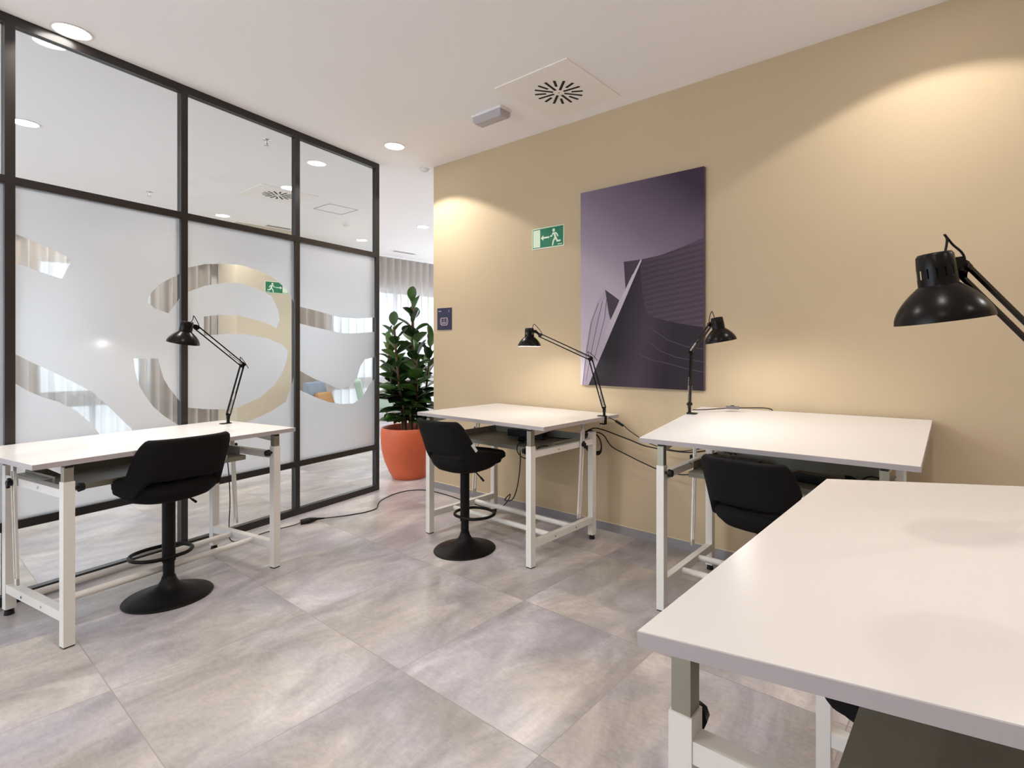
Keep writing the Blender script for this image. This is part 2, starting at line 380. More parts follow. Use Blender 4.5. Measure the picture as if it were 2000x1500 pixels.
# ------------------------------------------------------------------ glass partition
P0 = Vector((-4.395, 2.846, 0)); part = thing('glass_partition', 'black steel framed glass partition with frosted panes on the left', 'partition', P0, math.atan2(-.98, .2))
def film_data():
    A = [[(2.479,1.895),(2.417,1.875),(2.361,1.856),(2.288,1.827),(2.223,1.79),(2.227,1.775),(2.264,1.678),(2.361,1.707),(2.45,1.74),(2.479,1.754)],
     [(2.479,1.281),(2.391,1.229),(2.309,1.178),(2.234,1.127),(2.131,1.055),(2.047,.954),(1.984,.872),(1.927,.804),(1.866,.701),(1.846,.61),(1.997,.623),(2.022,.688),(2.096,.809),(2.143,.883),(2.2,.952),(2.277,1.01),(2.34,1.04),(2.401,1.077),(2.479,1.132)],
     [(1.857,1.584),(1.852,1.615),(1.833,1.649),(1.79,1.701),(1.739,1.738),(1.694,1.766),(1.664,1.787),(1.664,1.638),(1.688,1.603),(1.742,1.522),(1.819,1.549)],
     [(1.93,1.24),(1.799,1.238),(1.79,1.19),(1.768,1.109),(1.739,1.053),(1.694,.988),(1.664,.949),(1.664,.8),(1.709,.829),(1.768,.878),(1.824,.938),(1.866,1.005),(1.906,1.085),(1.925,1.179)]]
    B = [[(1.664,1.806),(1.627,1.825),(1.522,1.863),(1.388,1.885),(1.28,1.89),(1.167,1.872),(1.048,1.838),(.956,1.778),(.891,1.71),(.834,1.643),(.834,1.102),(.883,1.009),(.93,.89),(1.048,.831),(1.159,.795),(1.28,.758),(1.388,.743),(1.522,.761),(1.664,.8),(1.664,.942),(1.627,.915),(1.522,.895),(1.388,.878),(1.298,.883),(1.217,.912),(1.128,.945),(1.027,1.025),(.952,1.126),(.918,1.223),(.913,1.282),(.965,1.333),(1.088,1.378),(1.243,1.401),(1.388,1.401),(1.529,1.384),(1.529,1.513),(1.422,1.53),(1.306,1.533),(1.205,1.516),(1.088,1.488),(1.007,1.453),(.982,1.516),(.994,1.592),(1.048,1.692),(1.167,1.741),(1.28,1.763),(1.388,1.754),(1.522,1.719),(1.627,1.668),(1.664,1.645)]]
    C = [[(.825,1.631),(.695,1.612),(.548,1.587),(.419,1.564),(.226,1.565),(.018,1.585),(.018,1.453),(.283,1.432),(.419,1.433),(.548,1.451),(.695,1.476),(.825,1.499)],
     [(.825,1.133),(.695,1.063),(.573,1.014),(.472,.97),(.403,.952),(.31,.981),(.243,1.041),(.203,1.143),(.156,1.201),(.018,1.222),(.018,1.029),(.097,.978),(.18,.868),(.283,.818),(.419,.827),(.548,.856),(.695,.918),(.825,.981)]]
    D = [[(3.25,1.90),(2.9,1.93),(2.6,1.92),(2.515,1.905),(2.515,1.765),(2.6,1.785),(2.9,1.79),(3.25,1.76)],
     [(3.25,1.60),(2.9,1.45),(2.6,1.33),(2.515,1.30),(2.515,1.15),(2.6,1.18),(2.9,1.30),(3.25,1.44)]]
    return {2: A, 1: B, 0: C, 3: D}
posts = [0, .822, 1.638, 2.456, 3.274, 4.09, 4.91]
ZR = [(.375, .42), (2.132, 2.175), (2.945, HC)]
for t in posts:
    b = MB(); b.box((t+.02, -.0225, HC/2), (.04, .045, HC)); b.build('post', M['frame'], part)
for i in range(len(posts)-1):
    x0, x1 = posts[i]+.04, posts[i+1]
    for z0, z1 in [(0, .05)]+ZR:
        b = MB(); b.box(((x0+x1)/2, -.0225, (z0+z1)/2), (x1-x0, .045, z1-z0)); b.build('rail', M['frame'], part)
    for z0, z1 in ((.05, .375), (.42, 2.132), (2.175, 2.945)):
        b = MB(); b.box(((x0+x1)/2, -.0235, (z0+z1)/2), (x1-x0, .006, z1-z0)); b.build('glass_pane', M['glass'], part)
FD = film_data()
for i in range(4):
    x0, x1 = posts[i]+.03, posts[i+1]+.01
    cu = bpy.data.curves.new('film_curve', 'CURVE'); cu.dimensions = '2D'; cu.fill_mode = 'BOTH'
    for poly in [[(x0, .41), (x1, .41), (x1, 2.14), (x0, 2.14)]]+FD[i]:
        # clamp cut outlines to the pane
        pp = [(min(max(x, x0+.002), x1-.002) if k else x, z) for k, (x, z) in enumerate(poly)] if len(poly) > 4 else poly
        if len(poly) > 4: pp = [(min(max(x, x0+.002), x1-.002), z) for x, z in poly]
        sp = cu.splines.new('POLY'); sp.points.add(len(pp)-1); sp.use_cyclic_u = True
        for p_, (x, z) in zip(sp.points, pp): p_.co = (x, z, 0, 1)
    co = bpy.data.objects.new('film_curve', cu); COL.objects.link(co)
    bpy.context.view_layer.update()
    me = bpy.data.meshes.new_from_object(co.evaluated_get(bpy.context.evaluated_depsgraph_get()))
    bpy.data.objects.remove(co)
    for v in me.vertices: v.co = Vector((v.co.x, -.0193, v.co.y))
    me.materials.clear(); me.materials.append(M['frost'])
    fo = bpy.data.objects.new('frosted_film', me); COL.objects.link(fo); fo.parent = part
    fo['label'] = 'frosted film with large clear lettering'

# ------------------------------------------------------------------ downlights
DL_LABEL = {
 (-3.85, .645): 'large bright round downlight against the top of the glass partition',
 (-3.90, 2.668): 'round downlight near the ceiling corner above the plant',
 (-5.69, .69): 'hall downlight seen through the upper glass at the left edge',
 (-7.95, 1.2): 'hall downlight just below the middle rail of the left frosted pane',
 (-5.79, 2.68): 'hall downlight beside the round air vent beyond the glass',
 (-7.67, 2.72): 'hall downlight seen low in the middle upper glass',
 (-7.69, 4.67): 'hall downlight seen low in the right upper glass',
 (-6.17, 4.68): 'hall downlight seen between the glass partition and the beige wall',
}
def downlight(x, y, label, vis=True, k=1.0):
    e = thing('downlight', label, 'ceiling light', (x, y, HC), 0, 'recessed round downlights')
    b = MB(); b.lathe([(.086, -.0005), (.088, -.004), (.086, -.006), (.076, -.004), (.074, .0)], 40); b.build('trim_ring', M['trim_white'], e)
    b = MB(); b.lathe([(.0, -.003), (.0745, -.003)], 40); b.build('glowing_disc', M['down'], e)
    l = bpy.data.lights.new('downlight_lamp', 'SPOT'); l.energy = SPOT_W*k; l.color = SPOT_COL; l.spot_size = R(124); l.spot_blend = .10; l.shadow_soft_size = .06
    l.use_nodes = True; nt = l.node_tree; em = nt.nodes['Emission']      # optic dims towards the edge of its beam
    tc = N(nt, 'ShaderNodeTexCoord'); sp = N(nt, 'ShaderNodeSeparateXYZ'); nt.links.new(tc.outputs['Normal'], sp.inputs[0])
    ab = N(nt, 'ShaderNodeMath', operation='ABSOLUTE'); nt.links.new(sp.outputs[2], ab.inputs[0])
    pw = N(nt, 'ShaderNodeMath', operation='POWER'); nt.links.new(ab.outputs[0], pw.inputs[0]); pw.inputs[1].default_value = .55
    nt.links.new(pw.outputs[0], em.inputs['Strength'])
    lo = bpy.data.objects.new('downlight_lamp', l); COL.objects.link(lo); lo.location = (0, 0, -.012); lo.parent = e
for (x, y), lab in DL_LABEL.items(): downlight(x, y, lab, k=.80 if x < -4.5 else 1.15 if y > 2 else 1.0)
for x, y in ((-.18, 2.668), (-2.0, .66), (-.15, .66), (1.7, .66), (1.7, 2.668), (-3.85, -1.3), (-2.0, -1.3), (-.15, -1.3), (1.7, -1.3), (-5.9, -1.3), (-7.9, -1.3), (-6.2, 6.7)):  # wall scallop and nearest row inferred; the other lights are added for fill
    downlight(x, y, 'round recessed downlight out of frame, of the inferred grid and added fill rows', k=.75 if x < -5 else .35 if (x > -1 and y < 2) else .58 if (x, y) == (-.18, 2.668) else .80)

# ------------------------------------------------------------------ ceiling devices
def air_vent(cx, cy, rz, label):
    e = thing('air_vent', label, 'air vent', (cx, cy, HC), rz)
    b = MB(); b.box((0, 0, -.003), (.595, .595, .006)); b.build('vent_plate', M['vent_white'], e)
    for k in range(16):
        a = 2*PI*k/16+.1; r0, r1 = ((.038, .160) if k % 2 == 0 else (.085, .160))
        b = MB(); c_, s_ = math.cos(a), math.sin(a)
        b.box((c_*(r0+r1)/2, s_*(r0+r1)/2, -.0065), (r1-r0, .017, .002), Matrix.Rotation(a, 3, 'Z')); b.build('vent_slot', M['slot_dark'], e)
    b = MB(); b.lathe([(0, -.008), (.006, -.008), (.007, -.006)], 16); b.build('vent_screw', M['chrome'], e)
air_vent(-2.217, 2.768, 0, 'square ceiling air vent with radial slots above the beige wall')
air_vent(-6.15, 2.73, 0, 'square air vent with radial slots seen through the upper glass')
e = thing('emergency_light', 'clear plastic emergency light box on the ceiling beside the air vent', 'emergency light', (-2.80, 2.72, HC), 0)
b = MB(); b.box((0, 0, -.008), (.30, .115, .016), bev=.003); b.build('base_plate', M['trim_white'], e)
b = MB()
prof = [(-.052, -.016), (-.050, -.048), (-.036, -.062), (.036, -.062), (.050, -.048), (.052, -.016)]
vs = [(x, y, z) for x in (-.138, .138) for y, z in prof]
vs2 = [(x*.95 if abs(z) > .05 else x, y, z) for x, y, z in vs]
b.add(vs2, [(i, i+1, 6+i+1, 6+i) for i in range(5)]+[(5,4,3,2,1,0), (6,7,8,9,10,11)]); b.build('diffuser', M['diffuser'], e)
e = thing('smoke_detector', 'small white smoke detector on the hall ceiling beyond the glass', 'smoke detector', (-6.79, 3.90, HC))
b = MB(); b.lathe([(0, -.055), (.035, -.053), (.045, -.035), (.055, -.03), (.055, 0)], 24); b.build('detector_body', M['trim_white'], e)
b = MB(); b.lathe([(.046, -.036), (.0465, -.030)], 24); b.build('detector_gap', M['slot_dark'], e)
e = thing('motion_sensor', 'small white sensor on the ceiling at the corner of the beige wall', 'sensor', (-4.17, 3.19, HC))
b = MB(); b.lathe([(0, -.035), (.03, -.03), (.045, -.012), (.05, 0)], 24); b.build('sensor_body', M['trim_white'], e)
for x, y, l_ in ((-7.118, 1.818, 'sprinkler head low in the left upper glass'), (-4.6, 1.95, 'sprinkler head just under the top rail of the glass')):
    e = thing('sprinkler', 'tiny ceiling '+l_, 'sprinkler', (x, y, HC))
    b = MB(); b.lathe([(.03, 0), (.03, -.004), (.009, -.006), (.008, -.03), (.004, -.045)], 16); b.build('sprinkler_body', M['chrome'], e)
    b = MB(); b.lathe([(0, -.048), (.018, -.047), (.018, -.045), (0, -.044)], 16); b.build('deflector', M['chrome'], e)
for x, y, lx, ly, l_ in ((-7.765, 3.45, .10, .35, 'narrow slot vent on the hall ceiling beyond the glass'), (-8.06, 5.72, .12, .48, 'narrow slot vent on the ceiling in front of the curtain behind the plant')):
    e = thing('slot_vent', l_, 'air vent', (x, y, HC))
    b = MB(); b.box((0, 0, -.004), (lx, ly, .008)); b.build('vent_frame', M['vent_white'], e)
    for k in (-1, 1):
        b = MB(); b.box((k*lx*.2, 0, -.0085), (lx*.2, ly*.9, .002)); b.build('vent_slot', M['slot_dark'], e)
b = MB(); 
for c_, d_ in (((-6.05, 3.44, HC-.0015), (.006, .36, .003)), ((-6.42, 3.44, HC-.0015), (.006, .36, .003)), ((-6.235, 3.26, HC-.0015), (.37, .006, .003)), ((-6.235, 3.62, HC-.0015), (.37, .006, .003))): b.box(c_, d_)
struct('trim_1', b, M['skirt'], 'thin outline of a ceiling access panel')

# ------------------------------------------------------------------ wall print
PX0, PX1, PZ0, PZ1 = -2.342, -1.384, 1.034, 2.441
PW, PH = PX1-PX0, PZ1-PZ0
e = thing('wall_print', 'tall unframed print of a dark curved building under a lilac sky on the beige wall', 'picture', (PX0, WY, PZ0))
b = MB(); b.box((PW/2, -.0125, PH/2), (PW, .025, PH)); b.build('print_panel', mat('print_side', (.10, .07, .10), .5), e)
sky = grad_mat('print_sky', [(0, (.58, .51, .56)), (.45, (.42, .35, .41)), (.72, (.20, .145, .20)), (1, (.045, .025, .05))], R(52), (0.02, 0, -.42), (.62, .62, .62))
up_ = grad_mat('print_upper_building', [(0, (.045, .028, .042)), (1, (.085, .055, .08))], R(0), lines=9)
lo_ = grad_mat('print_lower_building', [(0, (.012, .010, .013)), (.35, (.018, .012, .017)), (.55, (.05, .034, .05)), (.75, (.02, .012, .018)), (1, (.022, .014, .02))], R(-12), (.1, 0, 0))
st_ = grad_mat('print_edge_strip', [(0, (.30, .25, .31)), (1, (.60, .54, .55))], R(90), (0, 0, 0))
rb_ = grad_mat('print_ribs', [(0, (.36, .30, .37)), (1, (.50, .44, .50))], R(0), lines=0)
dk_ = grad_mat('print_peak', [(0, (.05, .035, .05)), (1, (.07, .05, .07))], 0)
ln_ = grad_mat('print_seam', [(0, (.10, .075, .10)), (1, (.08, .06, .08))], 0)
b = MB()
def pl(poly, m, d):
    b.use(m); b.add([(u*PW, -.0252-d*.0003, max(0, v)*PH) for u, v in poly], [list(range(len(poly)))])
pl([(0, 0), (1, 0), (1, 1), (0, 1)], sky, 0)
pl([(.015,0),(.045,.0),(.27,.326),(.227,.486),(.158,.424),(.093,.325),(.051,.187)], rb_, 1)
for k in range(7):
    t = k/7
    x0, y0 = .02+.03*t*0, 0; 
    pts = [(.02+.05*t*(1-0), 0), (.06+.12*t, .19+.03*t), (.10+.14*t, .325+.02*t), (.165+.085*t, .42+.02*t)]
    for (ax, ay), (bx, by) in zip(pts[:-1], pts[1:]): pl([(ax, ay), (ax+.005, ay), (bx+.005, by), (bx, by)], ln_ if k % 3 == 0 else st_, 2)
pl([(.388,.616),(.532,.617),(.526,.57),(.46,.55),(.403,.481)], dk_, 2)
pl([(.532,.617),(.686,.627),(.846,.652),(1,.682),(1,.282),(.898,.294),(.741,.316),(.596,.344),(.561,.401),(.539,.479),(.528,.574)], up_, 3)
pl([(.532,.612),(.528,.574),(.539,.479),(.561,.401),(.596,.344),(.741,.316),(.898,.294),(1,.284),(1,0),(.076,0)], lo_, 4)
pl([(.227,.486),(.351,.428),(.276,.326),(.259,.366)], dk_, 4)
pl([(.532,.620),(.535,.61),(.076,0),(.036,0),(.27,.326),(.354,.427),(.407,.483),(.518,.607)], st_, 5)
for l_ in ([(.603,.289),(.741,.229),(.87,.20),(1,.187)], [(.518,.161),(.62,.135),(.741,.121),(.87,.10),(1,.084)], [(.60,.22),(.68,.18),(.80,.15),(1,.13)]):
    for (ax, ay), (bx, by) in zip(l_[:-1], l_[1:]): pl([(ax, ay), (ax, ay-.003), (bx, by-.003), (bx, by)], ln_, 6)
b.build('printed_picture', None, e)

# ------------------------------------------------------------------ signs
def exit_sign(loc, rz, label, flip=False):
    e = thing('exit_sign', label, 'exit sign', loc, rz); W, Hh = .322, .163
    f = -1 if flip else 1
    b = MB(); b.box((0, -.0015, 0), (W, .003, Hh)); b.build('sign_plate', M['sign_pale'], e)
    def poly(bb, pts, d): 
        q = [(f*(x-W/2), -.0032-d*.0004, z-Hh/2) for x, z in pts]
        bb.add(q if f == 1 else q[::-1], [list(range(len(q)))])
    b = MB(); poly(b, [(.007,.007),(W-.007,.007),(W-.007,Hh-.007),(.007,Hh-.007)], 0); b.build('green_field', M['sign_green'], e)
    b = MB(); poly(b, [(.013,.013),(.085,.013),(.085,.150),(.013,.150)], 1); b.build('door_symbol', M['sign_pale'], e)
    b = MB(); poly(b, [(.092,.082),(.118,.104),(.118,.088),(.178,.088),(.178,.076),(.118,.076),(.118,.060)], 1); b.build('arrow_symbol', M['sign_pale'], e)
    b = MB()
    cx, cz, r = .222, .130, .0135
    poly(b, [(cx+r*math.cos(2*PI*k/18), cz+r*math.sin(2*PI*k/18)) for k in range(18)], 1)
    poly(b, [(.212,.113),(.245,.112),(.256,.104),(.270,.080),(.260,.075),(.247,.097),(.240,.099),(.250,.072),(.262,.050),(.290,.050),(.290,.038),(.254,.036),(.238,.060),(.226,.046),(.216,.013),(.204,.013),(.212,.050),(.228,.072),(.222,.095),(.214,.100),(.206,.082),(.186,.082),(.186,.092),(.199,.092)], 1)
    b.build('running_figure', M['sign_pale'], e)
    b = MB()
    for k in range(5): poly(b, [(.262+k*.009,.014),(.268+k*.009,.014),(.268+k*.009,.022),(.262+k*.009,.022)], 1)
    b.build('small_mark', M['sign_pale'], e)
exit_sign((-2.676, WY, 2.163), 0, 'green exit sign with arrow pointing left on the beige wall')
exit_sign((-7.90, 3.485, 2.16), R(90), 'green exit sign with arrow pointing right on the pillar beyond the glass', True)

e = thing('room_sign', 'small navy square sign with a sofa symbol near the corner of the beige wall', 'sign', (-3.908, WY, 1.571))
b = MB(); b.box((0, -.003, 0), (.20, .006, .20), bev=.001); b.build('sign_plate', M['sign_navy'], e)
b = MB()
def seg(pts, closed=True, r=.0028):
    n = len(pts)
    for i in range(n if closed else n-1):
        (ax, az), (bx, bz) = pts[i], pts[(i+1) % n]; b.bar((ax, -.0068, az), (bx, -.0068, bz), .0014, r*2, up=(0, 0, 1) if abs(bx-ax) > 1e-5 else (1, 0, 0))
seg([(-.045,.008),(.040,.008),(.048,-.002),(.052,-.022),(.048,-.045),(.034,-.058),(-.036,-.058),(-.052,-.045),(-.056,-.022),(-.052,-.002)])
seg([(-.038,.0),(-.038,-.036),(.032,-.036),(.032,.0)], False); seg([(-.003,.008),(-.003,-.036)], False); seg([(-.044,-.046),(.038,-.046)], False, .002)
b.build('sofa_symbol', M['sign_pink'], e)
b = MB()
for k in range(4): b.box((-.078+k*.010, -.0066, .072), (.007, .001, .009))
b.build('sign_text', M['sign_pink'], e); b = MB(); b.box((.066, -.0066, .074), (.004, .001, .018)); b.box((.064, -.0066, .062), (.014, .001, .003)); b.build('sign_arrow', M['sign_pink'], e)

# ------------------------------------------------------------------ drafting desk
def desk(label, x, y, yaw, h, pitch, roll=0, D=.79, L=1.2):
    t = thing('drafting_desk', label, 'desk', (x, y, 0), R(yaw), 'white height-adjustable drafting desks')
    W = .04; a = 1.0; bd = .66; zo = .72
    Rt = Matrix.Rotation(R(pitch), 4, 'X')
    Mt = Matrix.Translation((0, 0, h)) @ Matrix.Rotation(-R(roll), 4, 'Y') @ Rt
    th = .023
    b = MB(); b.use(M['top']); 
    vs = [(-L/2,0,0),(L/2,0,0),(L/2,D,0),(-L/2,D,0)]; lo = [(v[0],v[1],-th) for v in vs]
    ins = .0012; vt = [(v[0]*(1-2*ins/L), ins if v[1] == 0 else D-ins, 0) for v in vs]; mid = [(v[0],v[1],-ins) for v in vs]
    b.add(vt, [(0,1,2,3)], False, Mt)
    b.use(M['edge']); b.add(vt+mid, [(i, 4+i, 4+(i+1)%4, (i+1)%4) for i in range(4)], False, Mt)
    b.add(mid+lo, [(i, 4+i, 4+(i+1)%4, (i+1)%4) for i in range(4)]+[(7,6,5,4)], False, Mt)
    b.build('tabletop', None, t)
    for sx in (-1, 1):
        lx = sx*(a/2-W/2)
        ztop = (Mt @ Vector((lx, W/2, -th))).z
        b = MB(); b.box((lx, W/2, (zo+.006)/2), (W, W, zo-.006)); leg = b.build('front_leg', M['white_metal'], t)
        b = MB(); b.box((lx, W/2, .004), (W-.002, W-.002, .008)); b.build('foot_cap', M['black_plastic'], leg)
        b = MB(); b.box((lx, W/2, (zo-.05+ztop-.008)/2), (W-.007, W-.007, ztop-.008-zo+.05)); b.build('inner_post', M['post'], t)
        b = MB(); b.box((lx, W/2, ztop-.007), (W-.012, W-.003, .009)); b.build('post_cap', M['black_plastic'], t)
        b = MB(); b.box((lx, bd-W/2, (.73+.03)/2), (W, W, .70)); leg = b.build('rear_leg', M['white_metal'], t)
        b = MB(); b.cyl((lx, bd-W/2, .0), (lx, bd-W/2, .022), .020, .017, 16); b.cyl((lx, bd-W/2, .02), (lx, bd-W/2, .032), .006, n=10); b.build('levelling_foot', M['black_plastic'], leg)
        b = MB(); b.box((lx, bd/2, .668), (.036, bd-2*W, .036)); b.build('upper_crossbar', M['white_metal'], t)
        b = MB(); b.box((lx, bd/2, .134), (.036, bd-2*W, .042)); cb = b.build('lower_crossbar', M['white_metal'], t)
        for yy, zz in ((.225, .134), (.435, .134), (.26, .668)):
            b = MB(); b.cyl((lx+sx*.017, yy, zz), (lx+sx*.022, yy, zz), .006, n=8); b.build('bolt', M['chrome'], cb)
        # bracket under the top
        b = MB(); zt = -th
        vs = []
        for dx in (-.012, .012):
            for yy, zz in ((.0, 0), (.0, -.040), (.05, -.040), (.42, -.012), (.42, 0)):
                vs.append((lx+dx, yy+.006, zt+zz))
        b.add(vs, [(0,1,2,3,4), (9,8,7,6,5)]+[(i, 5+i, 5+(i+1)%5, (i+1)%5) for i in range(5)], False, Mt); b.build('top_bracket', M['white_metal'], t)
        # slotted tilt strut
        xs = lx+sx*.029; p1 = Mt @ Vector((xs, .50, -th)); p0 = Vector((xs, .455, .19)); d_ = (p1-p0); LN = d_.length; d_.normalize()
        b = MB()
        ydir = Vector((1, 0, 0)).cross(d_)
        for k in (-1, 1): b.bar(p0+ydir*k*.0125, p1+ydir*k*.0125, .010, .008, up=ydir)
        b.bar(p0, p0+d_*.03, .010, .033, up=ydir); b.bar(p1-d_*.07, p1, .010, .033, up=ydir); st = b.build('slotted_strut', M['white_metal'], t)
        pk = p0+d_*((.668-p0.z)/d_.z)
        b = MB(); b.cyl(pk+Vector((sx*.006, 0, 0)), pk+Vector((sx*.026, 0, 0)), .015, .013, 12); b.bar(pk+Vector((sx*.018, -.01, .022)), pk+Vector((sx*.018, .01, -.022)), .012, .014); b.build('clamp_knob', M['black_plastic'], st)
        # height knob on the inner face of the front leg
        b = MB(); b.cyl((lx-sx*.02, W/2, zo-.035), (lx-sx*.040, W/2, zo-.035), .007, n=12); b.cyl((lx-sx*.038, W/2, zo-.035), (lx-sx*.058, W/2, zo-.035), .021, .017, 8); b.build('height_knob', M['black_plastic'], t)
    for yy in (.225, .435):
        b = MB(); b.cyl((-a/2+W-.004, yy, .134), (a/2-W+.004, yy, .134), .0165, n=20); b.build('foot_tube', M['white_metal'], t)
    # tray
    b = MB(); x1 = a/2-W-.03; y0, y1 = .225, .61; z = .655; tt = .003
    b.box((0, (y0+y1)/2, z), (2*x1, y1-y0, tt))
    b.box((0, y0, z-.012), (2*x1, tt, .026)); b.box((0, y1, z+.03), (2*x1, tt, .06))
    for sx in (-1, 1): b.box((sx*x1, (y0+y1)/2+.03, z+.022), (tt, y1-y0-.06, .045)); b.box((sx*(x1+.018), (y0+y1)/2+.03, z+.034), (.036, y1-y0-.10, tt))
    b.build('cable_tray', M['olive_metal'], t)
    return t
D1 = desk('long white drafting desk against the glass partition at the left', -3.225, .990, 100.3, .815, 0, D=.745)
D2 = desk('white drafting desk in the middle below the picture, level top', -2.605, 2.373, -.77, .845, 0)
D3 = desk('white drafting desk against the beige wall at right, top tilted up', -.784, 2.386, .9, .852, 6.6, .55)
D4 = desk('nearest white drafting desk cropped at the lower right corner', -.400, 1.281, -90, .884, 6.1, .4)

# ------------------------------------------------------------------ bar stool
def stool_meshes():
    t = thing('bar_stool', '', 'stool', (0, 0, 0), 0, 'black upholstered swivel bar stools')
    b = MB(); b.lathe([(0, .0), (.196, .0), (.198, .004), (.194, .009), (.150, .020), (.100, .036), (.065, .054), (.045, .072), (.034, .092), (.0285, .112), (.0, .112)], 64); b.build('trumpet_base', M['black_metal'], t)
    b = MB(); b.cyl((0,0,.10), (0,0,.27), .0255, n=28); b.build('lower_column', M['black_metal'], t)
    b = MB(); b.cyl((0,0,.185), (0,0,.50), .0295, n=28); b.lathe([(.0295,.185),(.031,.19),(.031,.205),(.0295,.21)], 28); b.cyl((0,0,.5), (0,0,.53), .045, .06, n=24); b.build('upper_column', M['black_metal'], t)
    b = MB(); b.tube([(.0,-.03,.212),(.075,-.018,.212),(.125,.035,.212),(.135,.10,.212),(.105,.165,.212),(.04,.195,.212),(-.04,.195,.212),(-.105,.165,.212),(-.135,.10,.212),(-.125,.035,.212),(-.075,-.018,.212)], .0095, 10, closed=True); b.build('footrest_ring', M['black_metal'], t)
    b = MB(); b.tube([(.03,.0,.525),(.07,.01,.518),(.10,.02,.495),(.135,.03,.462)], .0045, 8); b.cyl((.12,.0265,.477),(.143,.032,.455), .0065, n=10); b.build('height_lever', M['black_metal'], t)
    # seat cushion : rounded pad, longer to the front
    def outline(a):
        c_, s_ = math.cos(a), math.sin(a)   # a=0 -> +x ; front = +y
        e_ = 2/2.35
        rx = .218*(1-.06*max(0, s_)**2); ry = .285 if s_ > 0 else .195
        return (math.copysign(abs(c_)**e_, c_)*rx, math.copysign(abs(s_)**e_, s_)*ry)
    b = MB(); n = 56; prof = [(.0, .517), (.40, .517), (.62, .520), (.80, .534), (.93, .560), (1.0, .592), (.995, .612), (.96, .624), (.88, .626), (.70, .608), (.40, .596), (.0, .593)]
    vs = []; fs = []
    for k, z in prof:
        for i in range(n):
            x, y = outline(2*PI*i/n); f_ = max(0, y/.262); zz = z+(-.010*f_**3 if z > .585 else .040*f_**1.6*k)
            vs.append((x*k, y*k, zz))
    for k in range(len(prof)-1):
        for i in range(n): fs.append((k*n+i, k*n+(i+1)%n, (k+1)*n+(i+1)%n, (k+1)*n+i))
    b.add(vs, fs, True); b.build('seat', M['black_fabric'], t)
    # wrap-around shell back
    b = MB(); m_ = 60; kz = 12; A = R(124); th = .032
    def sm(x): x = max(0, min(1, x)); return x*x*(3-2*x)
    def shell(a, v, off):
        aa = abs(a)
        top = .850-.215*sm((aa-R(62))/R(46)) if aa > R(62) else .850
        top = .850-.190*sm((aa-R(41))/R(39))-.048*sm((aa-R(76))/R(44)); bot = .655-.085*sm((aa-R(34))/R(30))
        z = bot+(top-bot)*v
        lean = (z-.56)/.29
        e_ = 2/2.9
        ca, sa = math.sin(a), -math.cos(a)
        rx = .211+.034*min(1, lean*1.25)+off; ry = .185+.100*lean+off
        if sa > 0: ry = .215+off
        x = math.copysign(abs(ca)**e_, ca)*rx; y = math.copysign(abs(sa)**e_, sa)*ry
        return Vector((x, y, z))
    # ring of cross section: outer up, inner down, rounded rim
    secs = []
    for i in range(m_+1):
        a = -A+2*A*i/m_; ring = []
        tk = th*(1-.55*sm((abs(a)-R(105))/R(23)))
        for k in range(kz+1): ring.append(shell(a, k/kz, 0))
        up = shell(a, 1, -tk/2)+Vector((0, 0, .012)); ring.append(shell(a, 1, -tk*.15)+Vector((0,0,.007))); ring.append(up); ring.append(shell(a, 1, -tk*.85)+Vector((0,0,.007)))
        for k in range(kz, -1, -1): ring.append(shell(a, k/kz, -tk))
        ring.append(shell(a, 0, -tk/2)-Vector((0, 0, .008)))
        secs.append(ring)
    n = len(secs[0]); vs = [p for r_ in secs for p in r_]; fs = []
    for i in range(m_):
        for k in range(n): fs.append((i*n+k, i*n+(k+1)%n, (i+1)*n+(k+1)%n, (i+1)*n+k))
    fs.append(list(range(n))[::-1]); fs.append([m_*n+k for k in range(n)])
    b.add(vs, fs, True); b.build('backrest_shell', M['black_fabric'], t)
    p = shell(R(82), .62, .004); q = shell(R(82), .80, .004)
    b = MB(); b.bar(shell(R(72), .93, .001), shell(R(64), .93, .001), .004, .016); tg = b.build('side_tag', M['tag'], t, label='white care tag')
    return t
S2 = stool_meshes(); S2.location = (-2.655, 2.342, 0); S2['label'] = 'black bar stool in the middle, tucked at the desk below the picture'
S1 = copy_tree(S2); S1.location = (-3.378, .945, 0); S1.rotation_euler = (0, 0, R(96)); S1['label'] = 'black bar stool at the left desk in front of the glass partition'
S3 = copy_tree(S2); S3.location = (-.80, 2.50, 0); S3.rotation_euler = (0, 0, R(-4)); S3['label'] = 'black bar stool at the right wall desk, its base hidden by the nearest desk'
for ch in [x for x in sc.objects if x.parent == S3 and x.name.split('.')[0] in ('seat', 'backrest_shell', 'side_tag', 'height_lever', 'upper_column')]: ch.location.z = -.035   # this one is set lower
S4 = copy_tree(S2); S4.location = (-.13, 1.385, 0); S4.rotation_euler = (0, 0, R(-90)); S4['label'] = 'black bar stool under the nearest desk, only a corner showing'

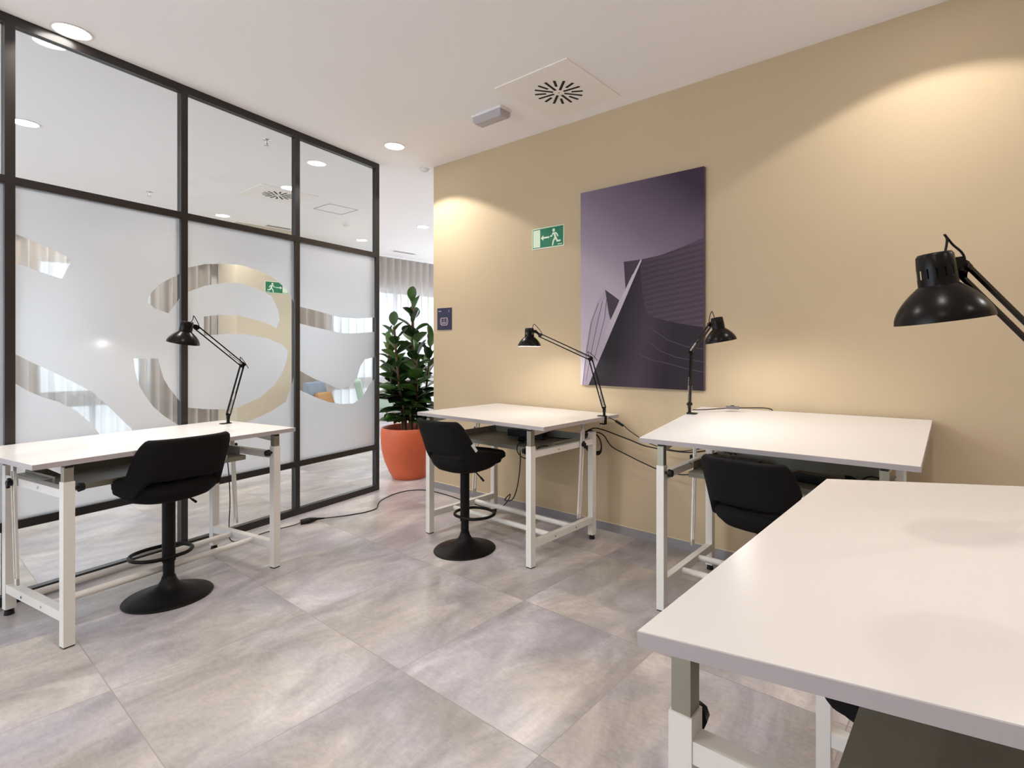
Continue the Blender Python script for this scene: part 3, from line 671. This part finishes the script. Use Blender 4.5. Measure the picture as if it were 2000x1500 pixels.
# ------------------------------------------------------------------ desk lamps
def bulb_mat(k):
    m = M['bulb'].copy(); m.node_tree.nodes['Principled BSDF'].inputs['Emission Strength'].default_value = BULB*k; return m
def lamp(label, B, out, E, Wp, Srim, lean, k_=1.0):
    B, E, Wp, Srim = map(Vector, (B, E, Wp, Srim)); out = Vector(out).normalized(); up = Vector((0,0,1))
    t = thing('desk_lamp', label, 'lamp', B, 0, 'black swing arm desk lamps clamped to the desks'); 
    O = B.copy(); E = E-O; Wp = Wp-O; S = Srim-O; B = Vector((0,0,0))
    side = up.cross(out).normalized()
    b = MB(); b.bar(-out*.045+up*.003, out*.012+up*.003, .035, .005); b.bar(out*.010+up*.006, out*.010-up*.052, .022, .008, up=out); b.bar(out*.012-up*.050, -out*.03-up*.050, .022, .007)
    b.build('clamp', M['lamp_black'], t)
    b = MB(); b.cyl(-out*.024-up*.075, -out*.024-up*.030, .004, n=10); b.cyl(-out*.024-up*.0275, -out*.024-up*.031, .012, n=14); b.bar(-out*.024-up*.073-side*.014, -out*.024-up*.073+side*.014, .004, .005); b.build('clamp_screw', M['chrome'], t)
    P = up*.055
    b = MB(); b.cyl(up*.004, up*.035, .010, .008, 14); b.bar(up*.03, P+up*.01, .018, .014, up=out); b.build('swivel_base', M['lamp_black'], t)
    pn = (E-P).cross(Wp-E)
    if pn.length < 1e-4: pn = side
    pn.normalize()
    def arm(a, c_, nm):
        d = (c_-a).normalized(); q = d.cross(pn).normalized(); b = MB()
        for k in (-1, 1): b.bar(a+q*k*.011, c_+q*k*.011, .009, .007, up=q)
        o = b.build(nm, M['lamp_black'], t)
        for k in (-1, 1):
            b = MB(); pts = []; L0 = .13; turns = 22; aa = a+d*.015+pn*k*.009
            for i in range(turns*6+1):
                th_ = 2*PI*i/6; pts.append(aa+d*(L0*.75*i/(turns*6))+(q*math.cos(th_)+pn*math.sin(th_))*.0042)
            b.tube(pts, .0011, 4, smooth_path=False); b.cyl(pts[-1], aa+d*(L0+.02), .0012, n=6); b.build('spring', M['chrome'], o)
        return d, q
    dl, ql = arm(P, E, 'lower_arm'); du, qu = arm(E, Wp, 'upper_arm')
    b = MB(); b.bar(E-ql*.018, E+ql*.018, .016, .012, up=dl); b.bar(E-qu*.016-dl*.0, E+qu*.016, .016, .012, up=du); b.cyl(E-pn*.014, E+pn*.014, .008, n=12); b.bar(E-qu*.016, E+ql*.016, .016, .006, up=pn); b.build('elbow_bracket', M['lamp_black'], t)
    b = MB(); b.cyl(P-pn*.015, P+pn*.015, .009, n=12); b.build('base_joint', M['lamp_black'], t)
    right = Vector((.79, .613, 0)); ax = (up+right*lean).normalized()
    # shade: bowl + socket housing. ax points from rim to top
    hs = .066; hh = .060; rr = .080
    prof = [(rr, 0)]; 
    for k in range(1, 13):
        a = k/12; a = 1-(1-a)**1.4; prof.append((rr*(1-(a**1.8)*.58), hs*a))
    prof_o = prof; prof_i = [(max(r-.002, .005), h-.0015 if h > 0 else 0) for r, h in prof]
    b = MB(); b.use(M['lamp_black']); b.lathe(prof_o, 48, S, ax); b.use(M['lamp_inner']); b.lathe(prof_i[::-1], 48, S, ax); b.use(M['lamp_black']); b.lathe([(rr-.002, 0), (rr, 0)], 48, S, ax); sh = b.build('lamp_shade', None, t)
    x = ax.orthogonal().normalized(); y = ax.cross(x)
    b = MB(); b.lathe([(.0325, hs-.006), (.0325, hs+.004), (.0325, hs+.014)], 32, S, ax)
    # slotted band
    n = 14
    for i in range(n):
        a0 = 2*PI*i/n; a1 = a0+2*PI/n*.80
        vs = []
        for a in (a0, (a0+a1)/2, a1):
            for h in (hs+.014, hs+.032): vs.append(S+ax*h+(x*math.cos(a)+y*math.sin(a))*(.0325-.03*(h-hs-.014)))
        b.add(vs, [(0,2,3,1), (2,4,5,3)], True)
    b.lathe([(.032, hs+.032), (.0305, hs+hh-.005), (.027, hs+hh), (.0, hs+hh+.001)], 32, S, ax)
    b.lathe([(.019, hs-.012), (.019, hs+.045)], 24, S, ax)
    b.build('socket_housing', M['lamp_black'], t)
    b = MB(); bc = S+ax*.034; b.lathe([(0,-.026),(.012,-.023),(.021,-.014),(.024,-.002),(.021,.010),(.013,.022),(.011,.036),(0,.036)], 20, bc, ax); b.build('bulb', bulb_mat(k_), t)
    hp = S+ax*(hs+.036); hd = (Wp-hp); hd -= ax*hd.dot(ax); hd.normalize()
    b = MB(); b.bar(hp+hd*.030, hp+hd*.050, .020, .022); b.bar(hp+hd*.045, Wp, .010, .016); b.cyl(Wp-pn*.015, Wp+pn*.015, .010, n=12); b.bar(Wp-qu*.014, Wp+qu*.014, .014, .012, up=du); b.build('head_bracket', M['lamp_black'], t)
    tp = S+ax*(hs+hh)
    b = MB(); b.tube([tp+hd*.02-ax*.004, tp+hd*.028+ax*.022, (tp+Wp)/2+ax*.050, Wp+ax*.048-hd*.012, Wp+ax*.024+hd*.006, Wp+qu*.006-du*.02], .0022, 8); b.build('lamp_cord', M['black_plastic'], t)
    b = MB(); b.tube([E-du*.05+qu*.006+up*.0, E-du*.02+up*.028, E+up*.035+du*.02, E-dl*.03+ql*.008], .0022, 8); b.build('elbow_cord', M['black_plastic'], t)
    return t
lamp('black swing arm lamp with glowing shade clamped to the left desk before the glass', (-3.86, 1.40, .815), (-.179, .984, 0), (-3.72, 1.43, 1.197), (-3.60, 1.14, 1.422), (-3.60, 1.075, 1.33), .20)
lamp('black swing arm lamp clamped to the middle desk, arm crossing the picture edge', (-2.005, 2.99, .845), (1, 0, 0), (-2.095, 2.956, 1.233), (-2.428, 2.825, 1.391), (-2.486, 2.779, 1.315), 0)
lamp('black swing arm lamp on the right wall desk, head in front of the picture edge', (-1.375, 2.955, .916), (-1, 0, 0), (-1.342, 2.907, 1.281), (-1.133, 2.69, 1.425), (-1.063, 2.656, 1.335), -.18)
lamp('largest black desk lamp at the right edge, hanging over the nearest desk', (.36, 1.62, .965), (1, 0, 0), (.165, 1.457, 1.21), (-.031, 1.242, 1.448), (-.059, 1.219, 1.352), -.14, .10)

# ------------------------------------------------------------------ plant
e = thing('potted_plant', 'tall broad-leaved green plant in a rounded orange pot behind the partition', 'plant', (-4.59, 3.32, 0))
b = MB(); b.lathe([(0, 0), (.155, 0), (.168, .008), (.205, .08), (.245, .18), (.270, .28), (.280, .37), (.280, .46), (.274, .505), (.270, .512), (.262, .512), (.258, .50), (.262, .44), (.262, .40)], 56); b.build('pot', M['pot'], e)
b = MB(); b.lathe([(.262, .43), (.15, .445), (0, .45)], 40); b.build('soil', M['soil'], e)
rnd = random.Random(11)
stems = []; b = MB()
for k in range(7):
    a = 2*PI*k/7+.4; r0 = .07 if k else 0; r1 = rnd.uniform(.18, .33) if k else .03; top = rnd.uniform(1.08, 1.62) if k else 1.76
    p = [Vector((r0*math.cos(a), r0*math.sin(a), .43)), Vector((r0*1.3*math.cos(a), r0*1.3*math.sin(a), .75)), Vector((r1*.8*math.cos(a+.3), r1*.8*math.sin(a+.3), top*.62)), Vector((r1*math.cos(a+.2), r1*math.sin(a+.2), top))]
    stems.append(p); b.tube(p, .011 if k else .014, 8)
b.build('stems', M['stem'], e)
def leaf(b, o, d, L, W, light=False):
    d = d.normalized(); s = d.cross(Vector((0,0,1)))
    if s.length < .1: s = Vector((1,0,0))
    s.normalize(); n = s.cross(d); ro = rnd.uniform(-.6, .6); s2 = s*math.cos(ro)+n*math.sin(ro); n2 = s2.cross(d)
    K = 8; vs = []
    drp = rnd.uniform(.05, .30)
    for i in range(K+1):
        t = i/K; w_ = W*(math.sin(PI*min(1, t*.92+.04))**.75)*(1 if i not in (0, K) else .02)
        c_ = o+d*(L*t)-Vector((0,0,1))*(drp*L*t*t)
        for j, q in enumerate((-1, -.5, 0, .5, 1)):
            vs.append(c_+s2*(q*w_/2)+n2*(abs(q)*w_*.16))
    fs = [(i*5+j, i*5+j+1, (i+1)*5+j+1, (i+1)*5+j) for i in range(K) for j in range(4)]
    b.use(M['leaf_light'] if light else M['leaf']); b.add(vs, fs, True)
    b.use(M['leaf_rib'])
    rb = []
    for i in range(K+1):
        t = i/K; c_ = o+d*(L*t)-Vector((0,0,1))*(drp*L*t*t)+n2*-.0008
        rb.append(c_)
    b.tube(rb, .0014, 4, smooth_path=False)
b = MB()
for si, p in enumerate(stems):
    nl = 34 if si else 40
    for i in range(nl):
        t = i/(nl-1); z0 = .14+.86*t
        # point along polyline
        f_ = z0*3; k = min(2, int(f_)); q = p[k].lerp(p[k+1], f_-k)
        a = i*2.4+si; el = .15+.9*t*t+rnd.uniform(-.25, .25)
        if i == nl-1: el = 1.35
        dv = Vector((math.cos(a)*math.cos(el), math.sin(a)*math.cos(el), math.sin(el)))
        L = rnd.uniform(.17, .25)*(1 if t < .85 else .85)
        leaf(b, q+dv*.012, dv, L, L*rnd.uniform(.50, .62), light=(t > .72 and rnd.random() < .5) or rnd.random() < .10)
b.build('foliage', None, e)

# ------------------------------------------------------------------ cables and power
def cable(name, pts, r, label, cat='cable', extra=None):
    e = thing(name, label, cat, pts[0]); o = Vector(pts[0])
    b = MB(); b.tube([Vector(p)-o for p in pts], r, 8); b.build('cord', M['black_plastic'], e)
    return e, o
fc = [(-3.885,1.415,.775),(-3.89,1.405,.62),(-3.87,1.41,.45),(-3.90,1.425,.28),(-3.955,1.44,.10),(-3.99,1.47,.006),(-3.96,1.56,.005),(-3.99,1.66,.005),(-4.0,1.76,.005),(-3.99,1.87,.006),(-3.985,1.925,.014)]
e, o = cable('power_cable', fc, .0032, 'thin black lamp cable running down behind the left desk to the floor plug')
fc2 = [(-3.945,2.09,.014),(-3.917,2.20,.006),(-3.886,2.30,.004),(-3.866,2.385,.004),(-3.887,2.489,.004),(-4.002,2.582,.004),(-4.079,2.676,.004),(-4.143,2.832,.004),(-4.137,2.989,.004),(-4.02,3.09,.004),(-3.744,3.10,.004),(-3.367,3.06,.004),(-3.11,3.08,.004),(-3.0,3.09,.08),(-2.95,3.07,.15),(-2.97,3.03,.11),(-2.86,3.0,.14),(-2.815,3.01,.25),(-2.79,3.015,.44),(-2.80,3.012,.62),(-2.80,3.0,.735),(-2.78,2.95,.715)]
e, o = cable('extension_cable', fc2, .0042, 'black extension cable curving over the floor from plug to the middle desk')
b = MB(); P_ = [Vector((-3.985,1.925,.017)), Vector((-3.965,1.985,.02)), Vector((-3.955,2.03,.02)), Vector((-3.945,2.09,.014))]
b.cyl(P_[0]-o, P_[1]-o, .019, .021, 16); b.cyl(P_[1]-o, P_[2]-o, .021, .012, 16); b.cyl(P_[2]-o, P_[3]-o, .010, .005, 12); b.build('plug_socket', M['black_plastic'], e)
e, o = cable('power_cable', [(-2.005,3.03,.84),(-1.97,3.06,.815),(-1.93,3.09,.79),(-1.86,3.11,.735),(-1.72,3.12,.672),(-1.53,3.12,.65),(-1.36,3.08,.69),(-1.24,3.0,.725),(-1.15,2.95,.71)], .003, 'black lamp cable with inline switch beside the middle desk')
b = MB(); b.bar(Vector((-1.965,3.065,.812))-o, Vector((-1.915,3.09,.778))-o, .020, .016, bev=.004); b.build('inline_switch', M['black_plastic'], e)
cable('power_cable', [(-2.26,3.0,.67),(-2.20,3.09,.725),(-2.13,3.12,.735),(-1.913,3.14,.683),(-1.756,3.14,.649),(-1.5,3.14,.643),(-1.33,3.08,.68),(-1.22,3.01,.722),(-1.12,2.95,.705)], .0042, 'upper thick black cable strung between the middle and right desks')
cable('power_cable', [(-2.24,3.0,.675),(-2.166,3.09,.71),(-2.10,3.12,.695),(-2.037,3.13,.62),(-1.913,3.14,.573),(-1.795,3.14,.537),(-1.66,3.14,.505),(-1.48,3.13,.505),(-1.30,3.09,.58),(-1.16,3.04,.72),(-1.10,2.96,.705)], .0042, 'lower drooping black cable strung between the middle and right desks')
coil = []
for k in range(4):
    s_ = 1-.08*k
    for x, z in ((-.03,.095),(.05,.05),(.075,-.02),(.055,-.07),(-.015,-.07),(-.075,-.02),(-.085,.03)): coil.append((-2.150+x*s_, 3.062+.007*k, .64+z*s_))
cable('cable_coil', coil, .004, 'bundled loop of black cable hanging on the rear leg of the middle desk')
cable('power_cable', [(-2.40,2.66,.672),(-2.41,2.59,.677),(-2.40,2.565,.63),(-2.34,2.56,.595),(-2.26,2.57,.61),(-2.235,2.572,.66),(-2.23,2.60,.677),(-2.22,2.66,.672)], .0035, 'short black cable loop drooping under the middle desk tray')
cable('power_cable', [(-1.365,2.975,.935),(-1.30,3.02,.937),(-1.22,3.05,.946),(-1.10,3.09,.955),(-.98,3.15,.955),(-.96,3.19,.93)], .003, 'black lamp cable with grey switch lying on the right wall desk')[0]
e = thing('cord_switch', 'grey inline switch lying at the rear edge of the right wall desk', 'switch', (-1.16, 3.075, .954), R(15)); 
b = MB(); b.box((0,0,0), (.075, .026, .018), bev=.004); b.build('switch_body', mat('grey_switch', (.13, .11, .12), .5), e)
b = MB(); b.box((0,0,.010), (.02, .012, .006), bev=.001); b.build('switch_rocker', M['black_plastic'], e)
def strip(label, loc, rz, L, n):
    e = thing('power_strip', label, 'power strip', loc, rz)
    b = MB(); b.box((0, 0, .024), (L, .055, .048), bev=.006); b.build('strip_body', M['black_plastic'], e)
    for k in range(n):
        b = MB(); xx = -L/2+.04+k*(L-.08)/max(1, n-1); b.lathe([(.019, .0485), (.018, .049), (.017, .047), (0, .046)], 16, (xx, 0, 0)); b.build('socket', M['black_metal'], e)
    return e
strip('black power strip in the tray of the middle desk', (-2.62, 2.90, .657), 0, .34, 5)
e = strip('black power strip with pale label in the tray of the right wall desk', (-1.08, 2.87, .657), 0, .30, 5)
b = MB(); b.box((-.08, -.0285, .026), (.07, .002, .024)); b.build('label_sticker', M['tag'], e)
def plugs(label, loc, pts):
    e = thing('plug', label, 'plug', loc); o = Vector(loc)
    b = MB(); b.cyl((0,0,.02), (.03,0,.02), .02, .018, 14); b.cyl((.03,0,.02), (.06,.0,.02), .015, .006, 12); b.build('plug_body', M['black_plastic'], e)
    b = MB(); b.tube([Vector(p)-o for p in pts], .0038, 8); b.build('cord', M['black_plastic'], e)
plugs('black plug with cable lying in the tray of the middle desk', (-2.52, 2.72, .657), [(-2.46,2.72,.677),(-2.38,2.74,.69),(-2.30,2.78,.70),(-2.24,2.86,.69),(-2.22,2.95,.68),(-2.24,3.0,.675)])
plugs('large black plug and adapter hanging at the right end of the wall desk tray', (-.52, 2.83, .658), [(-.46,2.83,.678),(-.42,2.85,.70),(-.38,2.88,.69),(-.36,2.92,.665)])
e = thing('power_adapter', 'long black power adapter in the tray near the right leg of the wall desk', 'adapter', (-.62, 2.74, .657), R(-12))
b = MB(); b.box((0,0,.022), (.22, .07, .044), bev=.008); b.build('adapter_body', M['black_plastic'], e)
b = MB(); b.tube([(-.11,0,.03),(-.16,-.01,.03),(-.19,-.03,.035),(-.20,-.02,.06)], .006, 8); b.build('cord', M['black_plastic'], e)

# ------------------------------------------------------------------ hall furniture seen in glimpses
e = thing('lounge_chair', 'pale green lounge chair with wooden legs glimpsed through the right frosted pane', 'chair', (-7.35, 4.75, 0), R(150))
b = MB(); b.box((0, 0, .40), (.60, .58, .12), bev=.04); b.build('seat', M['mint'], e)
b = MB(); b.box((0, .27, .62), (.60, .10, .42), Matrix.Rotation(R(-12), 3, 'X'), bev=.035); b.build('backrest', M['mint'], e)
for sx in (-1, 1):
    b = MB(); b.box((sx*.30, .0, .50), (.07, .50, .18), bev=.02); b.build('armrest', M['mint'], e)
    for sy in (-1, 1): b = MB(); b.cyl((sx*.24, sy*.22, .35), (sx*.28, sy*.27, 0), .020, .013, 12); b.build('leg', M['wood'], e)
e = thing('side_chair', 'blue grey chair with tan cushion glimpsed low through the right frosted pane', 'chair', (-7.3, 3.95, 0), R(120))
b = MB(); b.box((0, 0, .42), (.48, .46, .09), bev=.03); b.build('seat', M['bluegrey'], e)
b = MB(); b.box((0, .22, .64), (.46, .07, .38), Matrix.Rotation(R(-10), 3, 'X'), bev=.03); b.build('backrest', M['bluegrey'], e)
b = MB(); b.box((.05, .12, .56), (.34, .09, .24), Matrix.Rotation(R(-20), 3, 'X'), bev=.035); b.build('cushion', M['tan'], e)
for sx in (-1, 1):
    for sy in (-1, 1): b = MB(); b.cyl((sx*.19, sy*.18, .38), (sx*.21, sy*.21, 0), .016, .011, 12); b.build('leg', M['wood'], e)
